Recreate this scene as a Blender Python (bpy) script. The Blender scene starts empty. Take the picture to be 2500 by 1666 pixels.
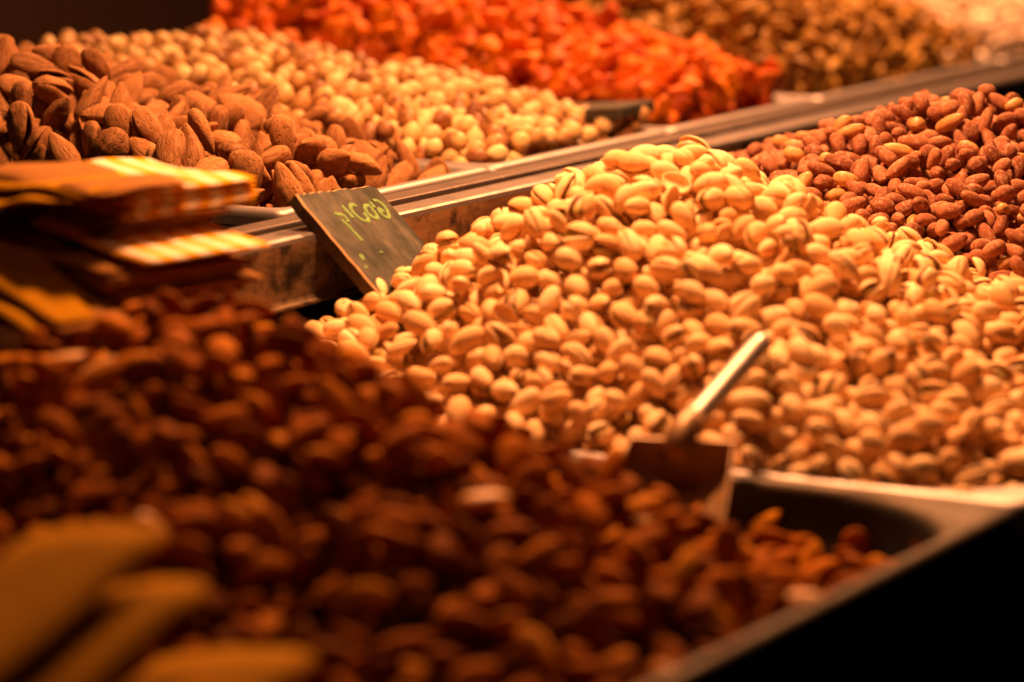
import bpy, math, random
import numpy as np
from mathutils import Matrix, Vector, noise

random.seed(7)
rng = np.random.default_rng(7)
S = bpy.context.scene
C = bpy.context.collection
PI = math.pi

# ------------------------------------------------------------------ camera
# world axes: x along the stall, y into the stall, z up; upper ledge at z = 1.0
CAM = np.array((-1.7425, -1.162, 1.29))
cam_d = bpy.data.cameras.new('camera')
cam = bpy.data.objects.new('camera', cam_d)
C.objects.link(cam)
cam.location = CAM
cam.rotation_euler = (math.radians(90 - 9.85), 0, math.radians(-60))
cam_d.sensor_width = 36
cam_d.lens = 125
cam_d.clip_start = 0.05
cam_d.clip_end = 60
cam_d.dof.use_dof = True
cam_d.dof.focus_distance = 2.16
cam_d.dof.aperture_fstop = 4.0
S.camera = cam

# ------------------------------------------------------------------ world and lamps
W = bpy.data.worlds.new('World')
S.world = W
W.use_nodes = True
bg = W.node_tree.nodes['Background']
bg.inputs[0].default_value = (1.0, 0.55, 0.28, 1)
bg.inputs[1].default_value = 0.004

def lamp(name, loc, target, power, size, col, cone=None, blend=0.6):
    d = bpy.data.lights.new(name, 'SPOT')
    d.energy = power
    d.color = col
    d.shadow_soft_size = size
    d.spot_size = math.radians(cone)
    d.spot_blend = blend
    o = bpy.data.objects.new(name, d)
    C.objects.link(o)
    o.location = loc
    o.rotation_euler = (Vector(target) - Vector(loc)).to_track_quat('-Z', 'Y').to_euler()
    return o

WARM = (1.0, 0.395, 0.145)
lamp('stall_lamp', (0.04, -0.14, 1.60), (0.04, -0.16, 1.0), 68, 0.06, WARM, 125, 1.0)
lamp('stall_lamp', (0.98, 0.08, 1.84), (0.96, 0.16, 1.0), 125, 0.06, WARM, 155, 0.45)
lamp('stall_lamp', (-0.80, -0.42, 1.85), (-0.55, -0.36, 0.92), 3.2, 0.06, WARM, 100, 0.8)

S.view_settings.view_transform = 'Standard'
S.view_settings.look = 'None'
S.view_settings.exposure = 0
S.view_settings.gamma = 1
S.view_settings.use_curve_mapping = False
S.cycles.max_bounces = 6
S.cycles.diffuse_bounces = 4
S.cycles.glossy_bounces = 3
S.cycles.caustics_reflective = False
S.cycles.caustics_refractive = False
S.cycles.sample_clamp_indirect = 4

# ------------------------------------------------------------------ materials
class NT:
    def __init__(self, name):
        self.m = bpy.data.materials.new(name)
        self.m.use_nodes = True
        self.t = self.m.node_tree
        self.b = self.t.nodes['Principled BSDF']
    def n(self, typ, **kw):
        nd = self.t.nodes.new(typ)
        for k, v in kw.items():
            if k.startswith('i_'):
                nd.inputs[k[2:].replace('_', ' ')].default_value = v
            else:
                setattr(nd, k, v)
        return nd
    def l(self, a, b):
        self.t.links.new(a, b)
    def set(self, **kw):
        for k, v in kw.items():
            self.b.inputs[k.replace('_', ' ')].default_value = v
    def rnd(self):
        oi = self.n('ShaderNodeObjectInfo')
        ge = self.n('ShaderNodeNewGeometry')
        a = self.n('ShaderNodeMath', operation='ADD')
        self.l(oi.outputs['Random'], a.inputs[0])
        self.l(ge.outputs['Random Per Island'], a.inputs[1])
        f = self.n('ShaderNodeMath', operation='FRACT')
        self.l(a.outputs[0], f.inputs[0])
        return f.outputs[0]
    def ramp(self, src, stops, interp='LINEAR'):
        r = self.n('ShaderNodeValToRGB')
        r.color_ramp.interpolation = interp
        while len(r.color_ramp.elements) < len(stops):
            r.color_ramp.elements.new(0.5)
        for e, (p, c) in zip(r.color_ramp.elements, stops):
            e.position = p
            e.color = (*c, 1)
        self.l(src, r.inputs[0])
        return r.outputs[0]
    def coord(self, scale=(1, 1, 1), shift=None):
        tc = self.n('ShaderNodeTexCoord')
        mp = self.n('ShaderNodeMapping')
        mp.inputs['Scale'].default_value = scale
        self.l(tc.outputs['Object'], mp.inputs[0])
        if shift is not None:
            m = self.n('ShaderNodeVectorMath', operation='SCALE')
            m.inputs[0].default_value = (3.7, 1.9, 2.3)
            self.l(shift, m.inputs['Scale'])
            self.l(m.outputs[0], mp.inputs['Location'])
        return mp.outputs[0]
    def noise(self, vec, scale, detail=3, rough=0.55):
        x = self.n('ShaderNodeTexNoise')
        x.inputs['Scale'].default_value = scale
        x.inputs['Detail'].default_value = detail
        x.inputs['Roughness'].default_value = rough
        self.l(vec, x.inputs['Vector'])
        return x.outputs['Fac']
    def mix(self, fac, a, b, blend='MIX'):
        x = self.n('ShaderNodeMix', data_type='RGBA', blend_type=blend)
        for sock, v in ((x.inputs[0], fac), (x.inputs[6], a), (x.inputs[7], b)):
            if isinstance(v, (int, float)):
                sock.default_value = v
            elif isinstance(v, tuple):
                sock.default_value = (*v, 1)
            else:
                self.l(v, sock)
        return x.outputs[2]
    def thr(self, src, lo, hi):
        x = self.n('ShaderNodeMapRange')
        x.inputs[1].default_value = lo
        x.inputs[2].default_value = hi
        self.l(src, x.inputs[0])
        return x.outputs[0]
    def bump(self, h, strength, dist):
        x = self.n('ShaderNodeBump')
        x.inputs['Strength'].default_value = strength
        x.inputs['Distance'].default_value = dist
        self.l(h, x.inputs['Height'])
        self.l(x.outputs[0], self.b.inputs['Normal'])
    def col(self, c):
        self.l(c, self.b.inputs['Base Color'])

def mat_pistachio():
    k = NT('pistachio_shell'); r = k.rnd()
    base = k.ramp(r, [(0, (.58, .30, .11)), (.25, (.78, .50, .23)), (.75, (.88, .64, .36)), (1, (.66, .38, .15))])
    v = k.coord((90, 260, 260), r)
    st = k.noise(v, 1.0, 3)
    c = k.mix(k.thr(st, .56, .78), base, (.52, .28, .12))
    v2 = k.coord((1, 1, 1), r)
    bl = k.noise(v2, 160, 2)
    c = k.mix(k.thr(bl, .58, .75), c, (.52, .33, .17))
    k.col(c)
    k.set(Roughness=.65, Specular_IOR_Level=.15)
    k.bump(st, .25, .0004)
    return k.m

def mat_kernel():
    k = NT('pistachio_kernel'); r = k.rnd()
    n = k.noise(k.coord((1, 1, 1), r), 260, 3)
    c = k.mix(k.thr(n, .42, .6), (.42, .30, .06), (.26, .10, .06))
    c = k.mix(k.thr(n, .35, .42), (.46, .38, .07), c)
    k.col(c); k.set(Roughness=.55); k.bump(n, .5, .0006)
    return k.m

def mat_shell_almond():
    k = NT('almond_shell'); r = k.rnd()
    base = k.ramp(r, [(0, (.20, .082, .024)), (.5, (.30, .130, .042)), (.85, (.37, .17, .058)), (1, (.14, .054, .016))])
    v = k.coord((70, 330, 330), r)
    g = k.noise(v, 1.0, 6, .72)
    c = k.mix(k.thr(g, .45, .7), base, (.46, .23, .11))
    vo = k.n('ShaderNodeTexVoronoi'); vo.inputs['Scale'].default_value = 420
    k.l(k.coord((.55, 1, 1), r), vo.inputs['Vector'])
    pit = k.thr(vo.outputs['Distance'], .02, .26)
    c = k.mix(pit, (.21, .09, .033), c)
    k.col(c)
    k.set(Roughness=.85, Specular_IOR_Level=.15)
    mul = k.n('ShaderNodeMath', operation='MULTIPLY_ADD'); mul.inputs[1].default_value = .5
    k.l(pit, mul.inputs[0]); k.l(g, mul.inputs[2])
    k.bump(mul.outputs[0], 1.0, .0018)
    return k.m

def mat_brown(name, stops, streak, rough=.5, sc=(70, 330, 330), bump=.45, salt=None, spec=.25):
    k = NT(name); r = k.rnd()
    base = k.ramp(r, stops)
    g = k.noise(k.coord(sc, r), 1.0, 3, .6)
    c = k.mix(k.thr(g, .48, .75), base, streak)
    if salt:
        s = k.noise(k.coord((1, 1, 1), r), 480, 3, .75)
        c = k.mix(k.thr(s, .52, .80), c, salt)
    k.col(c)
    k.set(Roughness=rough, Specular_IOR_Level=spec)
    k.bump(g, bump, .0006)
    return k.m

def mat_hazel():
    k = NT('hazelnut_blanched'); r = k.rnd()
    base = k.ramp(r, [(0, (.38, .17, .05)), (.25, (.54, .30, .10)), (.6, (.68, .46, .19)), (.85, (.72, .52, .25)), (1, (.42, .20, .06))])
    n = k.noise(k.coord((1, 1, 1), r), 95, 4, .65)
    rr = k.n('ShaderNodeMapRange'); rr.inputs[3].default_value = .46; rr.inputs[4].default_value = .70
    k.l(r, rr.inputs[0])
    sub = k.n('ShaderNodeMath', operation='SUBTRACT'); k.l(n, sub.inputs[0]); k.l(rr.outputs[0], sub.inputs[1])
    c = k.mix(k.thr(sub.outputs[0], 0, .05), base, (.22, .085, .03))
    k.col(c); k.set(Roughness=.5, Specular_IOR_Level=.35); k.bump(n, .3, .0006)
    return k.m

def mat_fruit():
    k = NT('dried_fruit'); r = k.rnd()
    base = k.ramp(r, [(0, (.40, .045, .002)), (.45, (.64, .125, .003)), (.8, (.72, .20, .004)), (1, (.32, .030, .002))])
    n = k.noise(k.coord((1, 1, 1), r), 120, 4, .6)
    c = k.mix(k.thr(n, .5, .8), base, (.72, .24, .005))
    k.col(c)
    k.set(Roughness=.55, Specular_IOR_Level=.2, Subsurface_Weight=.08)
    k.b.inputs['Subsurface Radius'].default_value = (.006, .002, .001)
    k.b.inputs['Subsurface Scale'].default_value = .6
    k.bump(n, .6, .0015)
    return k.m

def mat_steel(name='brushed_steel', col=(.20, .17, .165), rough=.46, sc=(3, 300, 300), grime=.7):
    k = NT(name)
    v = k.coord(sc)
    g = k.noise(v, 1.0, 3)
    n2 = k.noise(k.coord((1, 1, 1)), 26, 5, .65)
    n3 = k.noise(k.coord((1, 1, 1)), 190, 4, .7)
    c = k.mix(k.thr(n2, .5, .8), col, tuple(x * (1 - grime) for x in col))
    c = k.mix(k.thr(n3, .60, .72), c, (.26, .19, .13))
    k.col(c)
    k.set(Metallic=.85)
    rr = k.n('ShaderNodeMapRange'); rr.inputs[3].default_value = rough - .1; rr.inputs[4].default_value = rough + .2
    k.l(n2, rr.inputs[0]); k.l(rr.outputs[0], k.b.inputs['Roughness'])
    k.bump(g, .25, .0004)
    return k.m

def mat_riser():
    k = NT('stained_riser_steel')
    v = k.coord((1, 1, 1))
    a = k.noise(v, 34, 6, .7)
    b = k.noise(k.coord((8, 60, 60)), 1.0, 5, .7)
    c = k.mix(k.thr(b, .45, .62), (.22, .15, .085), (.11, .07, .035))
    c = k.mix(k.thr(a, .49, .60), c, (.018, .014, .010))
    k.col(c); k.set(Roughness=.5, Metallic=.35); k.bump(a, .4, .001)
    return k.m

def mat_plain(name, col, rough=.6, metal=0, var=.4, scale=30, bump=.2):
    k = NT(name)
    n = k.noise(k.coord((1, 1, 1)), scale, 5, .65)
    c = k.mix(k.thr(n, .35, .75), col, tuple(x * (1 - var) for x in col))
    k.col(c); k.set(Roughness=rough, Metallic=metal); k.bump(n, bump, .001)
    return k.m

def mat_board():
    k = NT('chalkboard_paint')
    n = k.noise(k.coord((55, 12, 55)), 1.0, 5, .7)
    n2 = k.noise(k.coord((1, 1, 1)), 32, 4, .6)
    n3 = k.noise(k.coord((1, 1, 1)), 900, 2, .6)
    m = k.n('ShaderNodeMath', operation='MULTIPLY'); k.l(n, m.inputs[0]); k.l(n2, m.inputs[1])
    c = k.mix(k.thr(m.outputs[0], .20, .40), (.019, .023, .016), (.095, .088, .072))
    c = k.mix(k.thr(n3, .55, .75), c, (.013, .015, .011))
    k.col(c); k.set(Roughness=.8, Specular_IOR_Level=.2); k.bump(n3, .3, .0004)
    return k.m

def mat_wood(name, a, b):
    k = NT(name)
    n = k.noise(k.coord((30, 240, 240)), 1.0, 5, .65)
    k.col(k.mix(k.thr(n, .35, .7), a, b)); k.set(Roughness=.75); k.bump(n, .5, .001)
    return k.m

def mat_paper(name, stripes=False, col=(.30, .135, .035)):
    k = NT(name); r = k.rnd()
    n = k.noise(k.coord((1, 1, 1), r), 45, 5, .65)
    base = k.mix(k.thr(n, .3, .75), col, tuple(x * .75 for x in col))
    if stripes:
        tc = k.n('ShaderNodeTexCoord'); sp = k.n('ShaderNodeSeparateXYZ')
        k.l(tc.outputs['Object'], sp.inputs[0])
        m = k.n('ShaderNodeMath', operation='MULTIPLY'); m.inputs[1].default_value = 1 / .0172
        k.l(sp.outputs[0], m.inputs[0])
        f = k.n('ShaderNodeMath', operation='FRACT'); k.l(m.outputs[0], f.inputs[0])
        g = k.n('ShaderNodeMath', operation='PINGPONG'); g.inputs[1].default_value = .5; k.l(f.outputs[0], g.inputs[0])
        s = k.thr(g.outputs[0], .22, .27)
        base = k.mix(s, (.74, .34, .002), (.80, .66, .50))
        base = k.mix(k.thr(n, .6, 1.4), base, (.50, .28, .12))
    k.col(base); k.set(Roughness=.9, Specular_IOR_Level=.04); k.bump(n, .4, .002)
    return k.m

M = dict(
    pist=mat_pistachio(), kern=mat_kernel(), ashell=mat_shell_almond(),
    almond=mat_brown('almond_skin', [(0, (.12, .030, .0015)), (.5, (.31, .086, .002)), (.85, (.44, .140, .003)), (1, (.58, .23, .010))], (.12, .034, .001), .8, spec=.05),
    almond_gold=mat_brown('almond_skin_pale', [(0, (.60, .28, .07)), (1, (.70, .36, .10))], (.45, .18, .04)),
    almond_back=mat_brown('almond_skin_tan', [(0, (.20, .090, .012)), (.5, (.33, .165, .024)), (1, (.46, .25, .045))], (.16, .070, .010)),
    peanut=mat_brown('peanut_red_skin', [(0, (.19, .060, .028)), (.4, (.29, .10, .048)), (.8, (.36, .14, .065)), (1, (.20, .062, .030))],
                     (.44, .20, .11), .8, (120, 420, 420), .6, (.66, .46, .34), .12),
    peanut_gold=mat_brown('peanut_golden', [(0, (.48, .22, .06)), (1, (.58, .32, .10))], (.38, .14, .05), .5, (120, 420, 420), .3, (.72, .55, .38)),
    hazel=mat_hazel(),
    hazel_dark=mat_brown('hazelnut_skin', [(0, (.16, .055, .02)), (1, (.26, .10, .035))], (.40, .20, .08)),
    fruit=mat_fruit(),
    white=mat_brown('pale_kernel', [(0, (.62, .46, .34)), (.5, (.76, .60, .46)), (1, (.82, .68, .54))], (.60, .42, .28)),
    steel=mat_steel(), riser=mat_riser(),
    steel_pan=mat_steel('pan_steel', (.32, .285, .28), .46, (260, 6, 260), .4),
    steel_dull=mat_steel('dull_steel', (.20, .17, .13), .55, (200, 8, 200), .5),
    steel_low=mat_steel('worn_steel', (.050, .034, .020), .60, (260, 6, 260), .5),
    shaded_well=mat_plain('well_shade_black', (.010, .008, .007), .5),  # near-black colour painted in for the shade inside the lower trays
    steel_rail=mat_steel('grained_steel', (.12, .092, .08), .5, (14, 420, 420), .8),
    aged=mat_plain('aged_scoop_metal', (.42, .24, .11), .45, .35, .4, 60),
    scoop=mat_steel('scoop_steel', (.50, .43, .40), .32, (8, 260, 260), .3),
    black=mat_plain('black_panel', (.005, .005, .005), .85),
    dark=mat_plain('dark_recess', (.02, .015, .011), .8),
    board=mat_board(),
    wood_edge=mat_wood('sign_wood', (.10, .065, .028), (.05, .034, .015)),
    wood_rim=mat_wood('sign_wood_bare', (.60, .38, .18), (.42, .24, .10)),
    wood_dark=mat_wood('dark_sign_wood', (.055, .045, .028), (.025, .020, .012)),
    chalk=mat_plain('green_chalk', (.16, .31, .085), .9, 0, .6, 500, .4),
    kraft=mat_paper('kraft_paper'), kraft_y=mat_paper('kraft_paper_yellowed', False, (.42, .195, .004)),
    striped=mat_paper('striped_paper', True),
    wall_a=mat_wood('wall_plank_red', (.40, .09, .04), (.26, .06, .03)),
    wall_b=mat_wood('wall_plank_dark', (.06, .022, .012), (.035, .014, .008)),
    floor=mat_plain('floor_tile', (.008, .006, .005), .9),
)

# ------------------------------------------------------------------ object helpers
def mesh_np(name, v, f, mat=None, smooth=True):
    me = bpy.data.meshes.new(name)
    me.from_pydata([tuple(map(float, p)) for p in v], [], [tuple(map(int, q)) for q in f])
    if smooth:
        me.shade_smooth()
    if mat:
        me.materials.append(mat)
    me.update()
    return me

def obj(name, me, parent=None, label=None, cat=None, group=None, kind=None, mx=None):
    o = bpy.data.objects.new(name, me)
    C.objects.link(o)
    if parent:
        o.parent = parent
    if mx is not None:
        o.matrix_basis = mx
    if label: o['label'] = label
    if cat: o['category'] = cat
    if group: o['group'] = group
    if kind: o['kind'] = kind
    return o

def empty(name, loc=(0, 0, 0), label=None, cat=None, group=None, mx=None):
    o = obj(name, None, None, label, cat, group)
    o.empty_display_size = .01
    if mx is not None:
        o.matrix_basis = mx
    else:
        o.location = loc
    return o

def box_mesh(name, x0, x1, y0, y1, z0, z1, mat, bevel=.001):
    import bmesh
    bm = bmesh.new()
    bmesh.ops.create_cube(bm, size=1)
    for v in bm.verts:
        v.co = ((x0 + x1) / 2 + v.co.x * (x1 - x0), (y0 + y1) / 2 + v.co.y * (y1 - y0), (z0 + z1) / 2 + v.co.z * (z1 - z0))
    if bevel:
        bmesh.ops.bevel(bm, geom=bm.edges[:], offset=bevel, segments=2, profile=.6, affect='EDGES')
    me = bpy.data.meshes.new(name)
    bm.to_mesh(me); bm.free()
    me.materials.append(mat)
    return me

def loft(loops, close_first=False, close_last=False, ring=True):
    """quad strips between equally long loops of points"""
    n = len(loops[0]); v = [p for L in loops for p in L]; f = []
    for i in range(len(loops) - 1):
        for j in range(n if ring else n - 1):
            a = i * n + j; b = i * n + (j + 1) % n
            f.append((a, b, b + n, a + n))
    if close_first: f.append(tuple(range(n - 1, -1, -1)))
    if close_last: f.append(tuple((len(loops) - 1) * n + j for j in range(n)))
    return v, f

# ------------------------------------------------------------------ setting
def struct(name, me, parent=None):
    return obj(name, me, parent, kind=None if parent else 'structure')

struct('floor', box_mesh('floor', -4, 9, -4, 5, -.05, 0, M['floor'], 0))
wall = struct('back_wall', box_mesh('back_wall', -3, 8, 1.68, 1.75, 0, 2.6, M['wall_b'], 0))
x = -2.9
while x < 7.8:
    w = random.uniform(.13, .24)
    obj('plank', box_mesh('plank', x, x + w - .008, 1.655, 1.685, 0, 2.55, M['wall_a'] if random.random() < .45 else M['wall_b'], .004), wall)
    x += w

# the stall counter under both tiers
ct = empty('market_counter', (0, 0, 0), 'dark two-tier market counter with a steel ledge carrying the nut trays', 'counter')
obj('lower_body', box_mesh('lower_body', -1.6, 2.2, -.522, -.03, .02, .835, M['black'], .003), ct)
obj('front_fascia', box_mesh('front_fascia', -1.6, 2.2, -.5305, -.5230, .10, .8970, M['black'], .001), ct)
obj('upper_body', box_mesh('upper_body', -1.6, 2.2, -.026, .52, .02, .925, M['dark'], .003), ct)
# ledge: folded sheet along x (top strip, riser, bottom lip)
prof = [(-.022, .990), (-.022, .9975), (-.024, 1.0), (-.042, 1.0), (-.0445, .9990), (-.0455, .9965), (-.0455, .9645), (-.0465, .9625),
        (-.0500, .9618), (-.0500, .9602), (-.0440, .9600), (-.0435, .9955), (-.0405, .9975), (-.0270, .9975), (-.0250, .990)]
loops = [[(xx, p[0], p[1]) for p in prof] for xx in np.linspace(-1.6, 2.2, 9)]
v, f = loft(loops, True, True)
led = mesh_np('ledge', v, f, M['steel'], False)
led.materials.append(M['riser'])
for p in led.polygons:
    c = p.center
    if c.y < -.0445 and c.z < .9968:
        p.material_index = 1
obj('ledge', led, ct)
obj('rail', box_mesh('rail', -1.6, 2.2, .0005, .014, .97, .9925, M['steel'], .001), ct)
obj('raised_rail', box_mesh('raised_rail', -1.6, 2.2, -.0198, -.0010, .97, 1.0026, M['steel_rail'], .0016), ct)
obj('rear_rail', box_mesh('rear_rail', -1.6, 2.2, .46, .50, .93, .9985, M['steel'], .002), ct)
obj('recess_shade_sheet', box_mesh('recess_shade_sheet', -1.6, -.004, .0145, .4595, .965, .9775, M['dark'], .001), ct)  # no shelf here: dark sheet put in for the shaded recess

def rrect(x0, x1, y0, y1, r, n=7):
    pts = []
    for cx, cy, a0 in ((x1 - r, y1 - r, 0), (x0 + r, y1 - r, 90), (x0 + r, y0 + r, 180), (x1 - r, y0 + r, 270)):
        for i in range(n):
            a = math.radians(a0 + 90 * i / (n - 1))
            pts.append((cx + r * math.cos(a), cy + r * math.sin(a)))
    return pts

def pan(name, x0, x1, y0, y1, z, depth, mat, label, group, shaded_well=False):
    pr = [(.0012, -.006, .008), (0, -.003, .009), (0, .002, .009), (.0015, .0042, .0085), (.004, .005, .008), (.010, .0048, .010), (.0135, .0036, .012),
          (.0155, .0005, .014), (.0165, -.004, .016), (.024, -depth + .012, .026), (.030, -depth + .003, .03), (.040, -depth, .03)]
    if shaded_well:       # wider flange round a well with large rounded corners
        pr = pr[:5] + [(.0070, .0047, .020), (.0088, .0034, .080), (.0100, .0005, .086), (.0106, -.004, .088), (.018, -depth + .012, .05), (.034, -depth + .003, .05), (.044, -depth, .05)]
    loops = []
    for d, dz, r in pr:
        loops.append([(px, py, z + dz) for px, py in rrect(x0 + d, x1 - d, y0 + d, y1 - d, r)])
    v, f = loft(loops, False, True)
    me = mesh_np('pan', v, f, mat)
    if shaded_well:
        me.materials.append(M['shaded_well'])
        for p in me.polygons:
            if p.center.z < z - .0015 and p.index >= 28 * 7: p.material_index = 1  # well faces take the painted shade, rim stays steel
    t = empty(name, ((x0 + x1) / 2, y0, z), label, 'tray', group)
    o = obj('pan', me, t)
    o.location = (-(x0 + x1) / 2, -y0, -z)
    # turned-down outer lip as its own piece
    pr2 = [(.0006, -.0065), (-.0004, -.0100), (.0010, -.0105), (.0020, -.0066)]
    loops = [[(px, py, z + dz) for px, py in rrect(x0 + d, x1 - d, y0 + d, y1 - d, .009)] for d, dz in pr2]
    v, f = loft(loops)
    o = obj('rim_lip', mesh_np('rim_lip', v, f, mat), t)
    o.location = (-(x0 + x1) / 2, -y0, -z)

UP = ['under the almonds in their shells', 'under the blanched hazelnuts', 'under the orange dried fruit',
      'under the tan almonds', 'under the pale kernels at the far end']
UPX = [0, .25, .50, .75, 1.125, 1.45]
for i, s in enumerate(UP):
    pan('steel_tray', UPX[i] + .0015, UPX[i + 1] - .0015, .0005, .458, 1.0, .045, M['steel_pan'],
        'steel tray on the upper ledge ' + s, 'upper ledge trays')
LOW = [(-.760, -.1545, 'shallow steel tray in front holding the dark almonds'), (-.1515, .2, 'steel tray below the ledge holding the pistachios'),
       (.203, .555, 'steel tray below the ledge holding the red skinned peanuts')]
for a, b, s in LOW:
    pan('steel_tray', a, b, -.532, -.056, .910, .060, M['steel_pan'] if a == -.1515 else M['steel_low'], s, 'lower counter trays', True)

# ------------------------------------------------------------------ nut shapes
def fbm(p, s, seed=0.0):
    q = Vector((p[0] * s + seed, p[1] * s + seed * 1.7, p[2] * s - seed))
    return noise.noise(q) + .5 * noise.noise(q * 2.1) + .25 * noise.noise(q * 4.3)

def spun(L, Wd, T, prof, nu, nv, warp=None):
    """closed body along x: prof(t) radius factor for t in -1..1"""
    v = [(L / 2, 0, 0)]; f = []
    for i in range(1, nu):
        th = PI * i / nu
        t = math.cos(th); r = prof(t)
        for j in range(nv):
            ph = 2 * PI * j / nv
            v.append((L / 2 * t, Wd / 2 * r * math.cos(ph), T / 2 * r * math.sin(ph)))
    v.append((-L / 2, 0, 0))
    for j in range(nv):
        f.append((0, 1 + j, 1 + (j + 1) % nv))
        b = 1 + (nu - 2) * nv
        f.append((len(v) - 1, b + (j + 1) % nv, b + j))
    for i in range(nu - 2):
        for j in range(nv):
            a = 1 + i * nv + j; b = 1 + i * nv + (j + 1) % nv
            f.append((a, a + nv, b + nv, b))
    if warp:
        v = [warp(Vector(p)) for p in v]
    return v, f

def egg(t, e=.12, p=.5):
    return max(0, 1 - t * t) ** p * (1 + e * t)

def half_shell(L, Wd, T, prof, nu, nv, th, warp=None):
    """one half (y >= 0) with wall thickness; seam in the plane y = 0"""
    v = []; f = []
    for k, (sl, sr) in enumerate(((1, 1), (1 - 2 * th / L, 1 - 2 * th / Wd))):
        for i in range(nu + 1):
            t = math.cos(PI * i / nu)
            r = prof(t) * sr
            for j in range(nv + 1):
                ph = PI * j / nv
                p = Vector((L / 2 * t * sl, T / 2 * r * math.sin(ph), Wd / 2 * r * math.cos(ph)))
                if warp and k == 0: p = warp(p)
                v.append(p)
    n = nv + 1; off = (nu + 1) * n
    for i in range(nu):
        for j in range(nv):
            a = i * n + j
            f.append((a, a + n, a + n + 1, a + 1))
            a += off
            f.append((a, a + 1, a + n + 1, a + n))
    for i in range(nu):
        a = i * n; f.append((a, a + off, a + off + n, a + n))
        a = i * n + nv; f.append((a, a + n, a + n + off, a + off))
    return v, f

def hinge(alpha, L):
    c = Vector((-L / 2 * .96, 0, 0))
    return Matrix.Translation(c) @ Matrix.Rotation(alpha, 4, 'Z') @ Matrix.Translation(-c)

FLIP = Matrix.Rotation(PI, 4, 'X')

def xf(v, m):
    return [m @ Vector(p) for p in v]

def joinv(parts):
    V = []; F = []
    for v, f in parts:
        o = len(V); V += list(v); F += [tuple(i + o for i in q) for q in f]
    return V, F

def pist_parts(nu, nv):
    L, Wd, T = .0210, .0126, .0112
    pr = lambda t: (max(0, 1 - abs(t) ** 2.0) ** .47 if t < .15 else max(0, 1 - abs(t) ** 1.9) ** .60 * 1.004) * (1 - .08 * t)
    def wp(p):
        k = 1 + .05 * fbm(p, 90, 3.0)
        return Vector((p.x, p.y * k, p.z * k))
    sh = half_shell(L, Wd, T, pr, nu, nv, .0008, wp)
    ke = spun(.0176, .0086, .0106, lambda t: egg(t, -.08, .5), max(6, nu - 2), max(6, nv), lambda p: p * (1 + .09 * fbm(p, 200, 1.0)) + Vector((.0004, 0, 0)))
    return L, sh, ke

PANG = [.008, .045, .095, .16, .25, .36]          # opening of one half, radians
def pist_all(nu, nv, a):
    L, sh, ke = pist_parts(nu, nv)
    h = xf(sh[0], hinge(a, L))
    return joinv([(h, sh[1]), (xf(h, FLIP), sh[1])] + ([ke] if a > .05 else []))

def ash_prof(t):                                  # almond in its shell: pointed at +x, round at -x
    return max(0, 1 - abs(t) ** 2.1) ** .5 * (1 - .24 * t) if t < .2 else max(0, 1 - abs(t) ** 1.8) ** .62 * (1 - .24 * t)
def ash_warp(seed):
    def w(p):
        k = 1 + .10 * fbm(p, 70, seed) + .05 * fbm(p, 230, seed)
        return Vector((p.x + .0012 * fbm(p, 60, seed + 9), p.y * k + .06 * p.x * math.sin(seed), p.z * k * (1 - .25 * max(0, p.y) / .01)))
    return w
def almond_shell(i, nu, nv):
    L, Wd, T = [(.0345, .0206, .0138), (.0315, .0202, .0140), (.0375, .0196, .0130), (.0330, .0218, .0136), (.0355, .0182, .0126)][i % 5]
    return spun(L, Wd, T, ash_prof, nu, nv, ash_warp(i * 2.3 + 1))
def kern_prof(t):
    return max(0, 1 - abs(t) ** 2.2) ** .55 * (1 - .26 * t)
def almond_kernel(i, nu, nv, g=1.0):
    L, Wd, T = [(.0250, .0135, .0078), (.0235, .0140, .0076), (.0268, .0128, .0080), (.0230, .0126, .0083)][i % 4]
    def w(p):
        ph = math.atan2(p.z / T, p.y / Wd)
        k = 1 + .025 * math.sin(ph * 11 + 2 * fbm(p, 120, i)) + .07 * fbm(p, 110, i * 3.1)
        return Vector((p.x, p.y * k, p.z * k)) * g
    return spun(L, Wd, T, kern_prof, nu, nv, w)
def peanut(i, nu, nv):
    L, Wd, T = [(.0175, .0099, .0096), (.0150, .0104, .0098), (.0195, .0092, .0090), (.0165, .0096, .0100), (.0140, .0108, .0102)][i % 5]
    e = [-.10, .06, .12, -.18, 0][i % 5]
    def w(p):
        k = 1 + .07 * fbm(p, 150, i * 2.7) - .05 * math.exp(-((p.x - .0015 * (i % 3)) / .002) ** 2)
        return Vector((p.x + .0006 * (p.x > L * .42), p.y * k + 18 * p.x * p.x * (i % 2) * .6, p.z * k))
    return spun(L, Wd, T, lambda t: egg(t, e, .44), nu, nv, w)
def hazel(i, nu, nv):
    L = [.0150, .0160, .0142, .0156][i % 4]; D = [.0147, .0144, .0140, .0137][i % 4]
    def w(p):
        k = 1 + .06 * fbm(p, 130, i * 1.9)
        q = p * k
        if q.x > L * .40: q.x += (q.x - L * .40) * .9
        return q
    return spun(L, D, D * .97, lambda t: egg(t, -.07, .5), nu, nv, w)
def fruit(i, nu, nv):
    L, Wd, T = [(.027, .018, .010), (.024, .020, .009), (.031, .016, .010), (.022, .018, .011), (.025, .022, .008)][i % 5]
    def w(p):
        k = 1 + .55 * fbm(p, 60, i * 4.1 + .3) + .45 * abs(fbm(p, 170, i)) - .12
        q = Vector((p.x, p.y * k, p.z * k))
        q.z += 16 * (q.x * q.x) * (1 if i % 2 else -1) * .8 + .25 * q.y * math.sin(260 * q.x + i)
        q.x *= 1 + .25 * fbm(p, 60, i + 7)
        return q
    return spun(L, Wd, T, lambda t: egg(t, .1 * (i % 3 - 1), .42), nu, nv, w)
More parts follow.
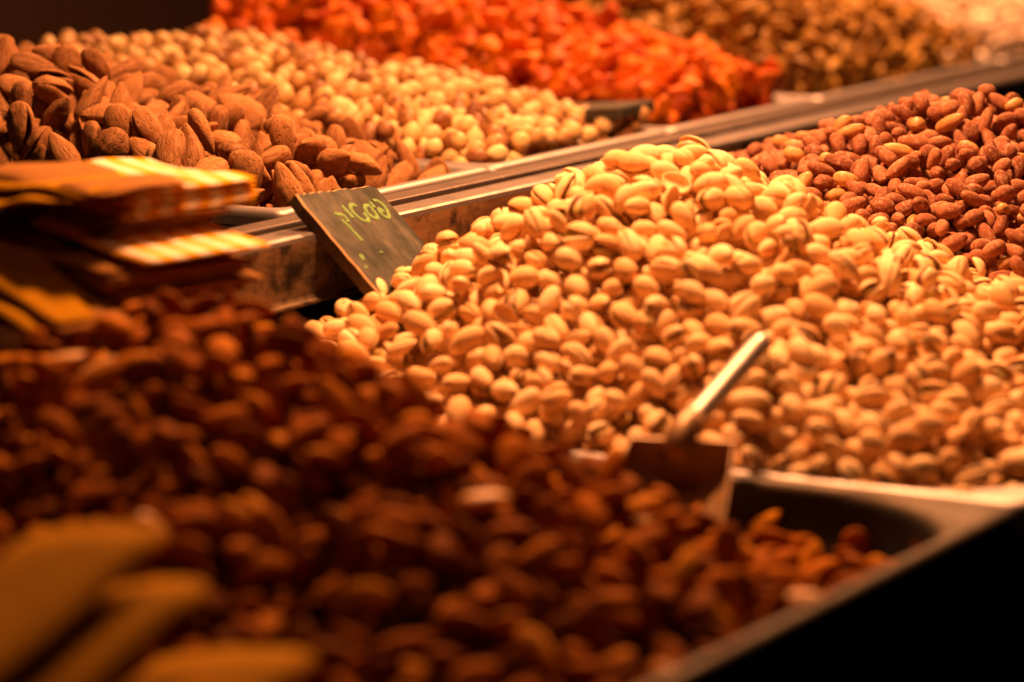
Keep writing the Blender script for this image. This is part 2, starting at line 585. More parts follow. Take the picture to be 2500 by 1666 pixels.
def pale(i, nu, nv):
    L, Wd, T = [(.0170, .0090, .0085), (.0155, .0095, .0080), (.0180, .0085, .0085)][i % 3]
    def w(p):
        return Vector((p.x, p.y + 34 * p.x * p.x - .0012, p.z)) * (1 + .05 * fbm(p, 120, i))
    return spun(L, Wd, T, lambda t: egg(t, -.15, .45), nu, nv, w)

# ------------------------------------------------------------------ heaps: drop ellipsoids onto a height field
class Heap:
    def __init__(self, box, axes, target, depth, res, nmax, tilt, rollfree, smin=.88, smax=1.12, shrink=.95, seed=1, zmin=-9, nc=9):
        self.r = r = np.random.default_rng(seed)
        x0, x1, y0, y1 = box
        nx = int((x1 - x0) / res) + 1; ny = int((y1 - y0) / res) + 1
        X, Y = np.meshgrid(x0 + res * np.arange(nx), y0 + res * np.arange(ny), indexing='ij')
        Tg = target(X, Y)
        self.X, self.Y = X, Y
        self.H0 = H = Tg - depth
        self.H0 = self.H0.copy()
        a, b, c = axes
        # stamps
        st = []
        for k in range(140):
            s = r.uniform(smin, smax)
            yaw = r.uniform(0, 2 * PI)
            tl = r.normal(0, tilt)
            rl = r.uniform(0, 2 * PI) if rollfree else (r.normal(0, tilt * 1.2) + (PI if r.random() < .5 else 0))
            R = np.array((Matrix.Rotation(yaw, 3, 'Z') @ Matrix.Rotation(tl, 3, 'Y') @ Matrix.Rotation(rl, 3, 'X')))
            Sg = R @ np.diag((np.array((a, b, c)) * s * shrink / 2) ** 2) @ R.T
            A = Sg[:2, :2]; Ai = np.linalg.inv(A); sv = Sg[:2, 2]
            hz = math.sqrt(max(1e-12, Sg[2, 2] - sv @ Ai @ sv))
            ex = int(math.sqrt(A[0, 0]) / res) + 1; ey = int(math.sqrt(A[1, 1]) / res) + 1
            gx, gy = np.meshgrid(res * np.arange(-ex, ex + 1), res * np.arange(-ey, ey + 1), indexing='ij')
            q = Ai[0, 0] * gx * gx + 2 * Ai[0, 1] * gx * gy + Ai[1, 1] * gy * gy
            mk = q < 1
            w = Ai @ sv
            mid = w[0] * gx + w[1] * gy
            hh = hz * np.sqrt(np.clip(1 - q, 0, 1))
            low = np.where(mk, mid - hh, 1e3); up = np.where(mk, mid + hh, -1e3)
            st.append((ex, ey, low, up, R, s, Sg))
        self.items = []
        fails = 0
        thick = c
        while len(self.items) < nmax and fails < 1500:
            I = r.integers(0, nx, 14); J = r.integers(0, ny, 14)
            df = H[I, J] - Tg[I, J]
            df = np.where(Tg[I, J] < zmin, 9, df)
            k = int(np.argmin(df))
            best = None
            for q in range(nc):
                i = I[k] + (0 if q == 0 else r.integers(-4, 5)); j = J[k] + (0 if q == 0 else r.integers(-4, 5))
                sidx = r.integers(0, len(st))
                ex, ey, low, up, R, s, Sg = st[sidx]
                if i - ex < 0 or j - ey < 0 or i + ex >= nx or j + ey >= ny: continue
                win = H[i - ex:i + ex + 1, j - ey:j + ey + 1]
                z = float(np.max(win - low))
                sc = z - Tg[i, j]
                if best is None or sc < best[0]:
                    best = (sc, z, i, j, sidx)
            if best is None or best[0] > thick * (.20 if fails < 700 else .45):
                fails += 1
                continue
            sc, z, i, j, sidx = best
            ex, ey, low, up, R, s, Sg = st[sidx]
            win = H[i - ex:i + ex + 1, j - ey:j + ey + 1]
            np.maximum(win, z + up, out=win)
            self.items.append((np.array((X[i, j], Y[i, j], z)), R, s, Sg))
        self.H = H
    def core(self, step=4, drop=.003):
        Z = self.H0[::step, ::step] - drop; X = self.X[::step, ::step]; Y = self.Y[::step, ::step]
        n, m = Z.shape
        v = np.stack([X.ravel(), Y.ravel(), Z.ravel()], 1)
        f = [(i * m + j, (i + 1) * m + j, (i + 1) * m + j + 1, i * m + j + 1) for i in range(n - 1) for j in range(m - 1)]
        return v, f

def cone(px, py, zp, sxm, sxp, sym, syp, r0=.03, wall=None, wz=None, wslope=1.0, bumps=.006, seed=0., floor=None):
    """heap height: different slopes towards -x, +x, -y, +y; held down near the tray walls"""
    def fn(X, Y):
        dx = X - px; dy = Y - py
        d = np.sqrt((dx * np.where(dx > 0, sxp, sxm)) ** 2 + (dy * np.where(dy > 0, syp, sym)) ** 2 + (r0 * .4) ** 2) - r0 * .4
        Z = zp - d
        Z = Z + bumps * (np.sin(X * 37 + seed) * np.cos(Y * 31 - seed * 2) + .6 * np.sin(X * 71 + Y * 53 + seed))
        if wall:
            x0, x1, y0, y1 = wall
            wd = np.minimum(np.minimum(X - x0, x1 - X), np.minimum(Y - y0, (y1 - Y) * 3))
            Z = np.minimum(Z, wz + wslope * wd)
        if floor is not None:
            Z = np.maximum(Z, floor)
        return Z
    return fn

# camera projection for ranking what shows largest
Rc = np.array(cam.rotation_euler.to_matrix()).T
def project(p):
    q = Rc @ (p - CAM)
    return q
FP = 1024 * 125 / 36
idb = np.full((682, 1024), -1, int)
zb = np.full((682, 1024), 1e9)
ALL = []                                            # (kind, index)
def splat(kind, items):
    for n, (p, R, s, Sg) in enumerate(items):
        q = project(p)
        d = -q[2]
        u = 512 + FP * q[0] / d; w = 341 - FP * q[1] / d
        Sc = Rc @ Sg @ Rc.T
        Jm = np.array([[FP / d, 0, FP * q[0] / d / d], [0, -FP / d, -FP * q[1] / d / d]])
        A = Jm @ Sc @ Jm.T
        ex = math.sqrt(A[0, 0]); ey = math.sqrt(A[1, 1])
        i0, i1 = max(0, int(w - ey)), min(682, int(w + ey) + 2)
        j0, j1 = max(0, int(u - ex)), min(1024, int(u + ex) + 2)
        idx = len(ALL); ALL.append((kind, n))
        if i0 >= i1 or j0 >= j1: continue
        Ai = np.linalg.inv(A)
        gy, gx = np.meshgrid(np.arange(i0, i1) - w, np.arange(j0, j1) - u, indexing='ij')
        Q = Ai[0, 0] * gx * gx + 2 * Ai[0, 1] * gx * gy + Ai[1, 1] * gy * gy
        dep = d - math.sqrt(Sc[2, 2]) * np.sqrt(np.clip(1 - Q, 0, 1))
        zw = zb[i0:i1, j0:j1]; iw = idb[i0:i1, j0:j1]
        m = (Q < 1) & (dep < zw)
        zw[m] = dep[m]; iw[m] = idx

heaps = {}
heaps['pist'] = Heap((-.150, .205, -.528, -.052), (.0210, .0126, .0118),
    cone(.060, -.215, 1.044, .50, .50, .42, .62, .03, (-.150, .36, -.530, -.02), .906, .85, .004, 1.), .034, .0011, 4200, .42, True, .82, 1.16, seed=3, nc=5)
heaps['dark'] = Heap((-.740, -.160, -.526, -.060), (.0248, .0135, .0080),
    cone(-.335, -.175, 1.014, .45, .86, .41, .5, .03, (-.775, -.140, -.540, -.03), .885, 1.6, .005, 2., .890), .036, .0015, 3600, .6, False, seed=4, nc=2)
heaps['peanut'] = Heap((.190, .550, -.526, -.060), (.0170, .0100, .0096),
    cone(.385, -.265, 1.052, .36, .5, .42, .42, .03, (.10, .57, -.535, -.03), .91, 1.4, .004, 3.), .028, .0011, 3200, .55, True, seed=5, nc=4)
heaps['ash'] = Heap((.014, .244, .012, .446), (.0342, .0204, .0138),
    cone(.085, .30, 1.074, .26, .26, .27, .2, .03, (-.01, .27, .004, .47), 1.000, .9, .005, 4.), .040, .0017, 500, .95, False, seed=6, nc=3)
heaps['hazel'] = Heap((.258, .494, .012, .446), (.0153, .0144, .0142),
    cone(.375, .31, 1.058, .25, .25, .21, .12, .04, (.235, .515, .0, .47), 1.000, .9, .004, 5.), .026, .0011, 2000, 1.0, True, seed=7, nc=5)
heaps['fruit'] = Heap((.510, .742, .022, .446), (.0260, .0190, .0100),
    cone(.63, .30, 1.088, .28, .28, .28, .15, .03, (.485, .768, .0, .47), 1.000, 1., .006, 6.), .030, .0015, 900, .9, False, seed=8, nc=3)
heaps['tan'] = Heap((.760, 1.117, .012, .446), (.0215, .0130, .0085),
    cone(.93, .27, 1.118, .32, .32, .34, .15, .03, (.735, 1.135, .0, .47), 1.000, 1., .004, 7.), .024, .0013, 2200, .8, False, seed=9, nc=3)
heaps['pale'] = Heap((1.135, 1.440, .012, .446), (.0170, .0100, .0085),
    cone(1.28, .23, 1.125, .40, .25, .36, .15, .03, (1.11, 1.47, .0, .47), 1.000, 1., .004, 8.), .016, .0013, 2000, .45, False, seed=10)
for k, h in heaps.items():
    splat(k, h.items)
cnt = np.bincount(idb[idb >= 0], minlength=len(ALL))
vis = {k: np.zeros(len(h.items), int) for k, h in heaps.items()}
for i, (k, n) in enumerate(ALL):
    vis[k][n] = cnt[i]

# ------------------------------------------------------------------ build the nuts
def mx_of(p, R, s):
    m = Matrix(R.tolist()).to_4x4()
    return Matrix.Translation(Vector(p)) @ m @ Matrix.Diagonal((s, s, s, 1))

def mesh_fast(name, V, F, mat):
    """V list of (n,3) arrays, F list of faces (tuples, mixed tri/quad)"""
    me = bpy.data.meshes.new(name)
    V = np.asarray(V, np.float32)
    sizes = np.fromiter((len(q) for q in F), np.int32, len(F))
    flat = np.concatenate([np.asarray(q, np.int32) for q in F]) if False else np.fromiter((i for q in F for i in q), np.int32, int(sizes.sum()))
    me.vertices.add(len(V)); me.vertices.foreach_set('co', V.ravel())
    me.loops.add(len(flat)); me.loops.foreach_set('vertex_index', flat)
    me.polygons.add(len(sizes))
    st = np.zeros(len(sizes), np.int32); st[1:] = np.cumsum(sizes)[:-1]
    me.polygons.foreach_set('loop_start', st)
    me.update(calc_edges=True)
    me.shade_smooth()
    me.materials.append(mat)
    return me

def stuff(name, kind, idx, low, mat, label, cat, group):
    """all nuts of a heap that are not built one by one, and the packed core below them"""
    h = heaps[kind]
    cv, cf = h.core()
    V = [cv]; off = len(cv); F = list(cf)
    lowv = [(np.array([tuple(p) for p in v]), f) for v, f in low]
    for n in idx:
        p, R, s, Sg = h.items[n]
        v, f = lowv[n % len(lowv)]
        V.append(v * s @ R.T + p)
        F += [tuple(i + off for i in q) for q in f]
        off += len(v)
    me = mesh_fast(name, np.concatenate(V), F, mat)
    return obj(name, me, None, label, cat, group, 'stuff')

def split(kind, nmax=300, minpx=6):
    v = vis[kind]
    order = np.argsort(-v)
    ind = [int(i) for i in order[:nmax] if v[i] >= minpx]
    s = set(ind)
    rest = [i for i in range(len(v)) if i not in s]
    print(kind, 'nuts', len(v), 'visible', int((v >= minpx).sum()), 'single', len(ind))
    return ind, rest

def singles(kind, idx, name, meshes, label, cat, group, pick=None):
    """meshes: list of data blocks; pick(n) -> (mesh, name, label, group)"""
    for n in idx:
        p, R, s, Sg = heaps[kind].items[n]
        if pick:
            me, nm, lb, gr = pick(n)
        else:
            me, nm, lb, gr = meshes[n % len(meshes)], name, label, group
        obj(nm, me, None, lb, cat, gr, None, mx_of(p, R, s))

# pistachios: empty > two shell halves and a kernel
pi, prest = split('pist')
PL, psh, pke = pist_parts(16, 10)
me_sh = [mesh_np('shell_half', psh[0], psh[1], M['pist'])]
for fx, fy, fz in ((.95, 1.04, 1.02), (1.06, .94, .94), (1.02, .90, 1.0), (.92, 1.04, 1.05)):
    vv = [Vector((p.x * fx, p.y * fy, p.z * fz)) for p in psh[0]]
    me_sh.append(mesh_np('shell_half', vv, psh[1], M['pist']))
me_ke = mesh_np('kernel', pke[0], pke[1], M['kern'])
for n in pi:
    p, R, s, Sg = heaps['pist'].items[n]
    u = (n * .6180339) % 1
    a = PANG[0] if u < .22 else PANG[1] if u < .45 else PANG[2] if u < .68 else PANG[3] if u < .85 else PANG[4] if u < .95 else PANG[5]
    if (n * .7548776) % 1 < .07:
        obj('pistachio_shell', me_sh[n % 5], None, 'empty half shell of a pistachio lying loose in the central heap', 'pistachio shell', 'loose half shells in the central heap', None,
            mx_of(p, R @ np.array(Matrix.Rotation(1.57 if n % 2 else -1.4, 3, 'X')), s))
        continue
    if a > .2:
        t = empty('pistachio_nut', label='gaping pistachio with its shell halves wide apart in the central heap', cat='pistachio', group='wide open pistachios in the central heap', mx=mx_of(p, R, s))
    else:
        t = empty('pistachio_nut', label='cream pistachio in a closed or slightly split shell in the central heap', cat='pistachio', group='pistachios in the central heap', mx=mx_of(p, R, s))
    me = me_sh[n % 5]
    hm = hinge(a, PL)
    obj('shell_half', me, t, mx=hm)
    obj('shell_half', me, t, mx=FLIP @ hm)
    obj('kernel', me_ke, t)
low = [pist_all(10, 6, a) for a in PANG[:5]]
stuff('pistachio_heap', 'pist', prest, low, M['pist'], 'the smaller and deeper cream pistachios filling the central heap', 'pistachio heap', None)

# dark almonds in the front tray
di, drest = split('dark')
md = [mesh_np('almond', *almond_kernel(i, 16, 16), M['almond']) for i in range(4)]
mg = [mesh_np('almond', *almond_kernel(i, 16, 16), M['almond_gold']) for i in range(4)]
def pick_dark(n):
    if (n * .6180339) % 1 < .025:
        return mg[n % 4], 'almond', 'pale golden almond among the dark almonds in the front tray', 'pale almonds in the front heap'
    return md[n % 4], 'almond', 'dark brown almond kernel in the blurred front heap', 'dark almonds in the front heap'
singles('dark', di, 'almond', None, None, 'almond', None, pick_dark)
stuff('dark_almond_heap', 'dark', drest, [almond_kernel(i, 9, 8) for i in range(4)], M['almond'], 'the remaining dark almonds filling the front tray', 'almond heap', None)

# peanuts
ni, nrest = split('peanut')
mp = [mesh_np('peanut', *peanut(i, 14, 12), M['peanut']) for i in range(5)]
mpg = [mesh_np('peanut', *peanut(i, 14, 12), M['peanut_gold']) for i in range(5)]
def pick_pn(n):
    if (n * .6180339) % 1 < .12:
        return mpg[n % 5], 'peanut', 'golden peanut without its skin in the right hand heap', 'golden peanuts in the right heap'
    return mp[n % 5], 'peanut', 'reddish brown peanut in its skin in the right hand heap', 'red skinned peanuts in the right heap'
singles('peanut', ni, 'peanut', None, None, 'peanut', None, pick_pn)
stuff('peanut_heap', 'peanut', nrest, [peanut(i, 9, 8) for i in range(5)], M['peanut'], 'the remaining red skinned peanuts filling the right hand heap', 'peanut heap', None)

# almonds in their shells
ai, arest = split('ash')
ma = [mesh_np('shell_almond', *almond_shell(i, 30, 28), M['ashell']) for i in range(5)]
hv, hf = half_shell(.0343, .0206, .0140, ash_prof, 22, 14, .0016, ash_warp(3.3))
me_ah = mesh_np('shell_half', hv, hf, M['ashell'])
me_ak = mesh_np('kernel', *almond_kernel(1, 14, 14, .95), M['almond'])
for n in ai:
    p, R, s, Sg = heaps['ash'].items[n]
    if (n * .6180339) % 1 < .13:
        t = empty('shell_almond', label='almond with its shell cracked open in the upper left heap', cat='almond', group='cracked almonds in the upper left heap', mx=mx_of(p, R @ np.array(Matrix.Rotation(PI / 2 * .8, 3, 'X')), s))
        hm = hinge(random.uniform(.08, .18), .0343)
        obj('shell_half', me_ah, t, mx=hm)
        obj('shell_half', me_ah, t, mx=FLIP @ hm)
        obj('kernel', me_ak, t)
    else:
        obj('shell_almond', ma[n % 5], None, 'whole almond in its rough tan shell in the upper left heap', 'almond', 'whole shell almonds in the upper left heap', None, mx_of(p, R, s))
stuff('shell_almond_heap', 'ash', arest, [almond_shell(i, 12, 10) for i in range(5)], M['ashell'], 'the deeper almonds in shells filling the upper left tray', 'almond heap', None)

# hazelnuts
hi, hrest = split('hazel')
mh = [mesh_np('hazelnut', *hazel(i, 14, 14), M['hazel']) for i in range(4)]
mhd = [mesh_np('hazelnut', *hazel(i, 14, 14), M['hazel_dark']) for i in range(4)]
def pick_hz(n):
    if (n * .6180339) % 1 < .07:
        return mhd[n % 4], 'hazelnut', 'dark hazelnut still in its brown skin among the blanched ones', 'brown skinned hazelnuts'
    return mh[n % 4], 'hazelnut', 'cream blanched hazelnut in the round nut heap on the ledge', 'blanched hazelnuts'
singles('hazel', hi, 'hazelnut', None, None, 'hazelnut', None, pick_hz)
stuff('hazelnut_heap', 'hazel', hrest, [hazel(i, 9, 8) for i in range(4)], M['hazel'], 'the remaining blanched hazelnuts filling their tray', 'hazelnut heap', None)

# orange dried fruit
fi, frest = split('fruit')
mf = [mesh_np('dried_fruit', *fruit(i, 26, 26), M['fruit']) for i in range(5)]
singles('fruit', fi, 'dried_fruit', mf, 'crumpled red orange piece of dried fruit in the bright orange heap', 'dried fruit', 'orange dried fruit pieces')
stuff('dried_fruit_heap', 'fruit', frest, [fruit(i, 12, 12) for i in range(5)], M['fruit'], 'the deeper dried fruit pieces filling the orange heap', 'fruit heap', None)

# tan almonds and pale kernels at the far end
ti, trest = split('tan')
mt = [mesh_np('almond', *almond_kernel(i, 12, 12, .90), M['almond_back']) for i in range(4)]
singles('tan', ti, 'tan_almond', mt, 'blurred tan almond in the heap behind the orange dried fruit', 'tan almond', 'tan almonds behind the dried fruit')
stuff('tan_almond_heap', 'tan', trest, [almond_kernel(i, 8, 8, .90) for i in range(4)], M['almond_back'], 'the remaining tan almonds filling the tray behind the dried fruit', 'almond heap', None)
wi, wrest = split('pale')
mw = [mesh_np('pale_kernel', *pale(i, 10, 10), M['white']) for i in range(3)]
singles('pale', wi, 'pale_kernel', mw, 'blurred pale kernel in the whitish heap at the top right', 'kernel', 'pale kernels at the far end')
stuff('pale_kernel_heap', 'pale', wrest, [pale(i, 7, 7) for i in range(3)], M['white'], 'the remaining pale kernels filling the far tray', 'kernel heap', None)

# ------------------------------------------------------------------ chalkboard sign
def frame(o, U, V):
    """matrix with x along U, y along -V (up the board), z off the face; origin at o = top left corner"""
    u = Vector(U).normalized(); v = Vector(V); v = (v - u * v.dot(u)).normalized()
    n = u.cross(-v)
    m = Matrix((u, -v, n)).transposed().to_4x4()
    return Matrix.Translation(Vector(o)) @ m

def board_mesh(w, l, t, mat, jag=.0006, nx=26, ny=14):
    """board in the x / -y plane, face at z = 0, chipped edges"""
    out = []
    rr = random.Random(3)
    def side(n, a, b):
        for i in range(n):
            k = i / n
            out.append((a[0] + (b[0] - a[0]) * k + rr.uniform(-jag, jag), a[1] + (b[1] - a[1]) * k + rr.uniform(-jag, jag)))
    r = .002
    side(nx, (r, 0), (w - r, 0)); side(ny, (w, -r), (w, -l + r)); side(nx, (w - r, -l), (r, -l)); side(ny, (0, -l + r), (0, -r))
    cx, cy = w / 2, -l / 2
    ins = lambda d: [(cx + (px - cx) * (1 - d / w * 2), cy + (py - cy) * (1 - d / l * 2)) for px, py in out]
    loops = [[(px, py, -t) for px, py in ins(.001)], [(px, py, -t + .001) for px, py in out], [(px, py, -.0008) for px, py in out], [(px, py, 0) for px, py in ins(.0009)]]
    v, f = loft(loops, True, True)
    return v, f

BW = .087
sg = empty('price_sign', label='dark chalkboard sign with green Hebrew writing leaning on the ledge in the pistachios', cat='sign',
           mx=frame((-.034, -.030, 1.0215), (.086, .0, -.0045), (0, -.051, -.046)))
v, f = board_mesh(BW, .118, .0085, None)
me = mesh_np('board', v, f, M['wood_edge'], False)
me.materials.append(M['board']); me.materials.append(M['wood_rim'])
for p in me.polygons:
    if abs(p.normal.z) > .9 and p.center.z > -.0004: p.material_index = 1
    elif p.center.z > -.0008: p.material_index = 2
obj('board', me, sg)

def stroke(pts, w, h=.0005):
    """flat chalk stroke with rounded, slightly uneven ribbon"""
    P = []
    for i in range(len(pts) - 1):
        a = Vector(pts[max(0, i - 1)]); b = Vector(pts[i]); c = Vector(pts[i + 1]); d = Vector(pts[min(len(pts) - 1, i + 2)])
        for k in range(5):
            t = k / 5
            P.append(.5 * ((2 * b) + (c - a) * t + (2 * a - 5 * b + 4 * c - d) * t * t + (3 * b - a - 3 * c + d) * t ** 3))
    P.append(Vector(pts[-1]))
    loops = []
    for i, p in enumerate(P):
        d = (P[min(i + 1, len(P) - 1)] - P[max(i - 1, 0)]).normalized()
        n = Vector((-d.y, d.x))
        ww = w * (.5 if i in (0, len(P) - 1) else 1) * (1 + .18 * noise.noise(Vector((i * .7, w * 999, 0))))
        a = p + n * ww / 2; b = p - n * ww / 2
        loops.append([(a.x, a.y, .0001), (a.x * .8 + b.x * .2, a.y * .8 + b.y * .2, h), (b.x * .8 + a.x * .2, b.y * .8 + a.y * .2, h), (b.x, b.y, .0001)])
    return loft(loops, True, True)

# letters in board coordinates: s across (0..1 of the width), t down (1 = .0685 m)
def crop(x, y):      # tracing grid of the sign -> s, t
    dx, dy = x - 205, y - 255
    U = (1060, -75); Vv = (1045, 1140)
    det = U[0] * Vv[1] - U[1] * Vv[0]
    s = (dx * Vv[1] - dy * Vv[0]) / det; t = (U[0] * dy - U[1] * dx) / det
    return (s * BW, -t * .0685)
LET = [
    [(1262, 395), (1310, 395), (1385, 440), (1450, 510), (1490, 585), (1490, 622), (1450, 620), (1400, 585), (1360, 535), (1350, 505), (1385, 520), (1420, 560)],
    [(1215, 405), (1260, 455), (1290, 490)],
    [(1215, 455), (1165, 455), (1160, 500), (1215, 570), (1290, 620), (1335, 625), (1320, 580), (1270, 520), (1225, 470)],
    [(1040, 470), (1000, 435), (960, 440), (975, 500), (1050, 580), (1140, 645), (1205, 660), (1210, 625), (1170, 575), (1130, 545)],
    [(840, 440), (890, 490), (960, 560), (1008, 610)],
    [(745, 527), (790, 550), (850, 560), (910, 600), (955, 662)],
    [(850, 625), (930, 690), (1030, 790), (1110, 870), (1155, 915)],
    [(1145, 1085), (1165, 1125), (1195, 1155)], [(1205, 1230), (1225, 1248), (1240, 1262)], [(1405, 1060), (1425, 1085)],
]
for i, L in enumerate(LET):
    v, f = stroke([crop(*p) for p in L], .0030 if i < 7 else .0036)
    obj('chalk_stroke', mesh_np('chalk_stroke', v, f, M['chalk'], False), sg)

# dark board lying on the rim between hazelnuts and dried fruit
sg2 = empty('price_sign', label='blank dark wooden board lying between the hazelnuts and the dried fruit', cat='sign',
            mx=Matrix.Translation((.448, .014, 1.0165)) @ Matrix.Rotation(math.radians(3), 4, 'Z') @ Matrix.Rotation(math.radians(-5), 4, 'X'))
me = box_mesh('board', 0, .058, 0, .105, 0, .0085, M['wood_dark'], .0015)
obj('board', me, sg2)
obj('bare_edge', box_mesh('bare_edge', -.0012, .0002, .002, .103, .0065, .0078, M['wood_edge'], .0003), sg2)

# ------------------------------------------------------------------ scoop
J = Vector((-.200, -.369, .943)); E = Vector((-.108, -.369, .9765))
sc = empty('nut_scoop', J, 'steel scoop with a bright round handle stuck in the dark almonds beside the pistachios', 'scoop')
hd = (E - J)
loops = []
side = hd.cross(Vector((0, 0, 1))).normalized(); upv = side.cross(hd).normalized()
NS = 26
for i in range(NS + 1):
    t = i / NS
    r = .0063
    if t < .06: r *= .75 + .25 * math.sqrt(t / .06)
    if t > .9: r *= math.sqrt(max(.0, 1 - ((t - .9) / .1) ** 2)) * .92 + .08
    c = hd * (t * 1.09 - .07)
    loops.append([c + side * (r * math.cos(a)) + upv * (r * .85 * math.sin(a)) for a in np.linspace(0, 2 * PI, 17)[:-1]])
v, f = loft(loops, True, True)
obj('handle', mesh_np('handle', v, f, M['scoop']), sc)
nk = []
for t, rr_ in ((-.012, .0078), (.004, .0074), (.014, .0066)):
    c = hd.normalized() * t + Vector((0, 0, -.006 if t < 0 else 0))
    nk.append([c + side * (rr_ * math.cos(a)) + upv * (rr_ * math.sin(a)) for a in np.linspace(0, 2 * PI, 17)[:-1]])
v, f = loft(nk, True, True)
obj('socket', mesh_np('socket', v, f, M['aged']), sc)
# bowl: U-shaped trough opening forward, walls falling towards the lip
ax = Vector((-.93, -.30, -.30)).normalized()
sd = ax.cross(Vector((0, 0, 1))).normalized(); un = sd.cross(ax).normalized()
def trough(off):
    loops = []
    for i in range(13):
        t = i / 12
        w = .027 + .005 * t - off
        row = []
        for a in np.linspace(-1, 1, 17):
            th = a * (1.78 - .9 * t ** 1.6)
            q = sd * (w * math.sin(th)) + un * (-.018 - (w * .80) * math.cos(th) + .010 + off * 0)
            row.append(q + ax * (.100 * t))
        loops.append(row)
    return loops
lo = trough(0); li = trough(.0009)
vo, fo = loft(lo, ring=False); vi, fi2 = loft(li, ring=False)
n1 = len(vo); V = vo + vi
F = [tuple(reversed(q)) for q in fo] + [tuple(i + n1 for i in q) for q in fi2]
for j in range(16):
    F.append((12 * 17 + j, 12 * 17 + j + 1, n1 + 12 * 17 + j + 1, n1 + 12 * 17 + j))
for i in range(12):
    F.append((i * 17, (i + 1) * 17, n1 + (i + 1) * 17, n1 + i * 17)); F.append((i * 17 + 16, n1 + i * 17 + 16, n1 + (i + 1) * 17 + 16, (i + 1) * 17 + 16))
bw = obj('bowl', mesh_np('bowl', V, F, M['aged']), sc)
bk0 = [q - ax * .0005 for q in lo[0]]; bk1 = [q + ax * .0008 for q in lo[0]]
v, f = loft([bk0, bk1], True, True)
obj('back_plate', mesh_np('back_plate', v, f, M['aged'], False), sc)

# ------------------------------------------------------------------ paper bags
def bag_mesh(w, l, t, curve, wob, mat, seed, puff=0.0):
    """flat paper bag: x across (0..w), y along its length from the folded end, solid with two leaves that part at the mouth"""
    nx, ny = 8, 16
    def surf(off, part):
        rows = []
        for j in range(ny + 1):
            k = j / ny; y = l * k
            z = curve * k * k + wob * noise.noise(Vector((k * 3 + seed, seed * 2.2, 0)))
            row = []
            for i in range(nx + 1):
                u = i / nx
                zz = z + .35 * wob * noise.noise(Vector((u * 2.5 + seed, k * 2.5, seed))) + off * math.sin(PI * min(1, max(0, u))) ** .4 * part * k ** 1.5
                zz += puff * off / max(abs(off), 1e-6) * math.sin(PI * u) ** .6 * math.sin(PI * min(.98, k * .9 + .1)) ** .6
                row.append((w * u, y, zz + (t if off > 0 else 0)))
            rows.append(row)
        return rows
    a = surf(.006, 1.0); b = surf(-.003, 1.0)
    n = (nx + 1) * (ny + 1)
    v = [p for r in a for p in r] + [p for r in b for p in r]; f = []
    for j in range(ny):
        for i in range(nx):
            q = j * (nx + 1) + i
            f.append((q, q + 1, q + nx + 2, q + nx + 1)); q += n
            f.append((q, q + nx + 1, q + nx + 2, q + 1))
        q = j * (nx + 1); f.append((q, q + nx + 1, q + nx + 1 + n, q + n))
        q = j * (nx + 1) + nx; f.append((q, q + n, q + nx + 1 + n, q + nx + 1))
    for i in range(nx):
        f.append((i, i + n, i + 1 + n, i + 1))
    return mesh_np('paper_bag', v, f, mat)

def bag_pile(origin, yaw, pitch0, pitch1, count, w, l, t, mats, label, group, curve=.0, wob=.003, jit=.004, puff=0.0, step=(0, 0), wobyaw=2.0, seed=0):
    rr = random.Random(seed)
    variants = [[bag_mesh(w, l, t, curve * rr.uniform(.6, 1.4), wob, m, seed + q * 1.7, puff) for q in range(3)] for m in mats]
    z = 0
    for i in range(count):
        k = i / max(1, count - 1)
        mx = (Matrix.Translation(Vector(origin) + Vector((step[0] * i + rr.uniform(-jit, jit), step[1] * i + rr.uniform(-jit, jit), z)))
              @ Matrix.Rotation(math.radians(yaw + rr.uniform(-wobyaw, wobyaw)), 4, 'Z') @ Matrix.Rotation(math.radians(pitch0 + (pitch1 - pitch0) * k), 4, 'X'))
        lab = label if isinstance(label, str) else label[i]
        vs = variants[i % len(mats)]
        obj('paper_bag', vs[i % 3], None, lab, 'paper bag', group, None, mx)
        z += t * 1.25
    return z

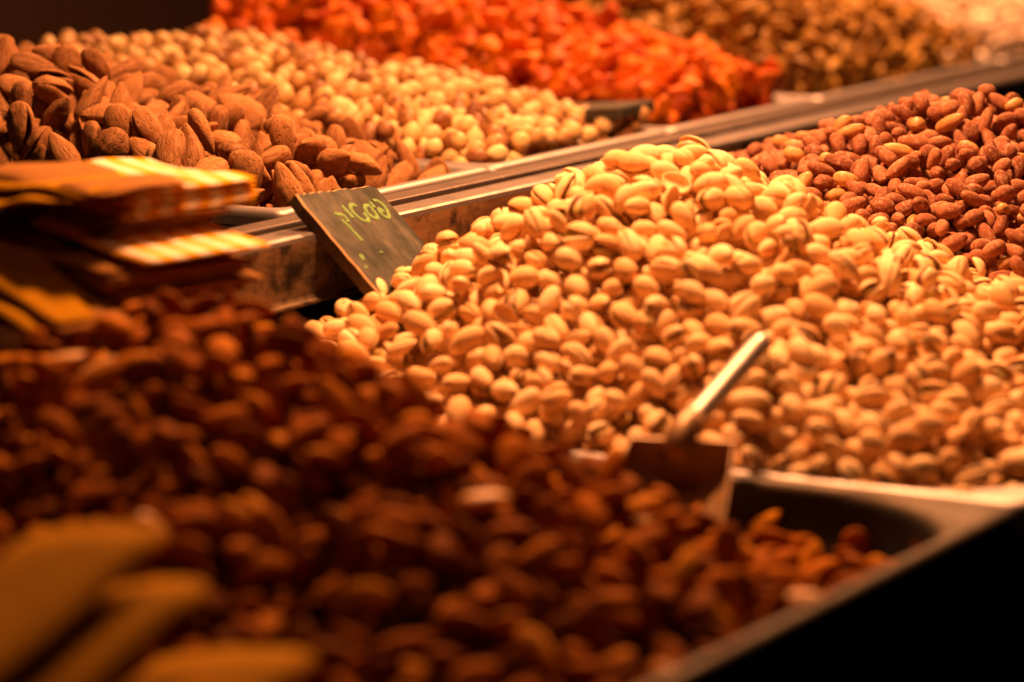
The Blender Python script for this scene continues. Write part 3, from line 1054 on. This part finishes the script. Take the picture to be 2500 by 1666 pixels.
# kraft bags at the bottom, one striped bag pushed forward, then the striped bundle, loose ones on top
bag_pile((-.302, -.098, .996), -12, 3, 7, 13, .092, .095, .0012, [M['kraft']], 'brown kraft bag in the bottom bundle hanging over the ledge edge', 'kraft bags in the bottom bundle', 0, .003, .005, seed=1, wobyaw=3)
bag_pile((-.292, -.110, 1.0195), -12, 8, 8, 1, .088, .09, .0016, [M['striped']], 'orange and white striped bag pushed forward beneath the bundle', None, 0, .0015, 0, seed=2, wobyaw=0)
bag_pile((-.274, -.074, 1.0240), -12, 4, 4, 14, .078, .080, .0008, [M['kraft']], 'brown paper bag in the shaded lower half of the upper bundle', 'kraft bags in the upper bundle', .0, .003, .004, seed=3, wobyaw=4)
bag_pile((-.268, -.082, 1.0375), -12, 1, 0, 14, .088, .075, .0008, [M['striped']], 'striped orange paper bag in the upper half of the bundle by the almonds', 'striped bags in the upper bundle', .002, .003, .003, seed=4, wobyaw=3)
bag_pile((-.300, -.070, 1.0515), -8, -4, 3, 4, .070, .095, .0007, [M['kraft_y'], M['kraft']], 'loose paper bag with an open mouth on top of the bundle', 'loose bags on top', -.004, .006, .012, seed=5, wobyaw=9)
bag_pile((-.350, -.092, .984), -14, 8, 18, 9, .045, .12, .0009, [M['kraft_y'], M['kraft']], 'yellowed paper bag fanned out at the left end of the bundles', 'fanned bags at the left', .006, .006, .010, seed=6, wobyaw=7)

# thick bags in the very foreground
for q, (ox, oy, oz, pt, wd) in enumerate(((-.595, -.410, .922, -8, .075), (-.605, -.366, .946, -11, .058), (-.605, -.345, .968, -12, .070))):
    me = bag_mesh(wd, .38, .005, 0, .006, M['kraft_y'], 20 + q * 3.3, .0075)
    lab = ['lowest of the three blurred paper bags in the near left corner', 'middle of the three blurred paper bags in the near left corner', 'topmost of the three blurred paper bags in the near left corner'][q]
    obj('paper_bag', me, None, lab, 'paper bag', 'bags in the near left corner', None,
        Matrix.Translation((ox, oy, oz)) @ Matrix.Rotation(math.radians(94 + q * 2), 4, 'Z') @ Matrix.Rotation(math.radians(pt), 4, 'X') @ Matrix.Rotation(math.radians(10), 4, 'Y'))
print('objects', len(bpy.data.objects))
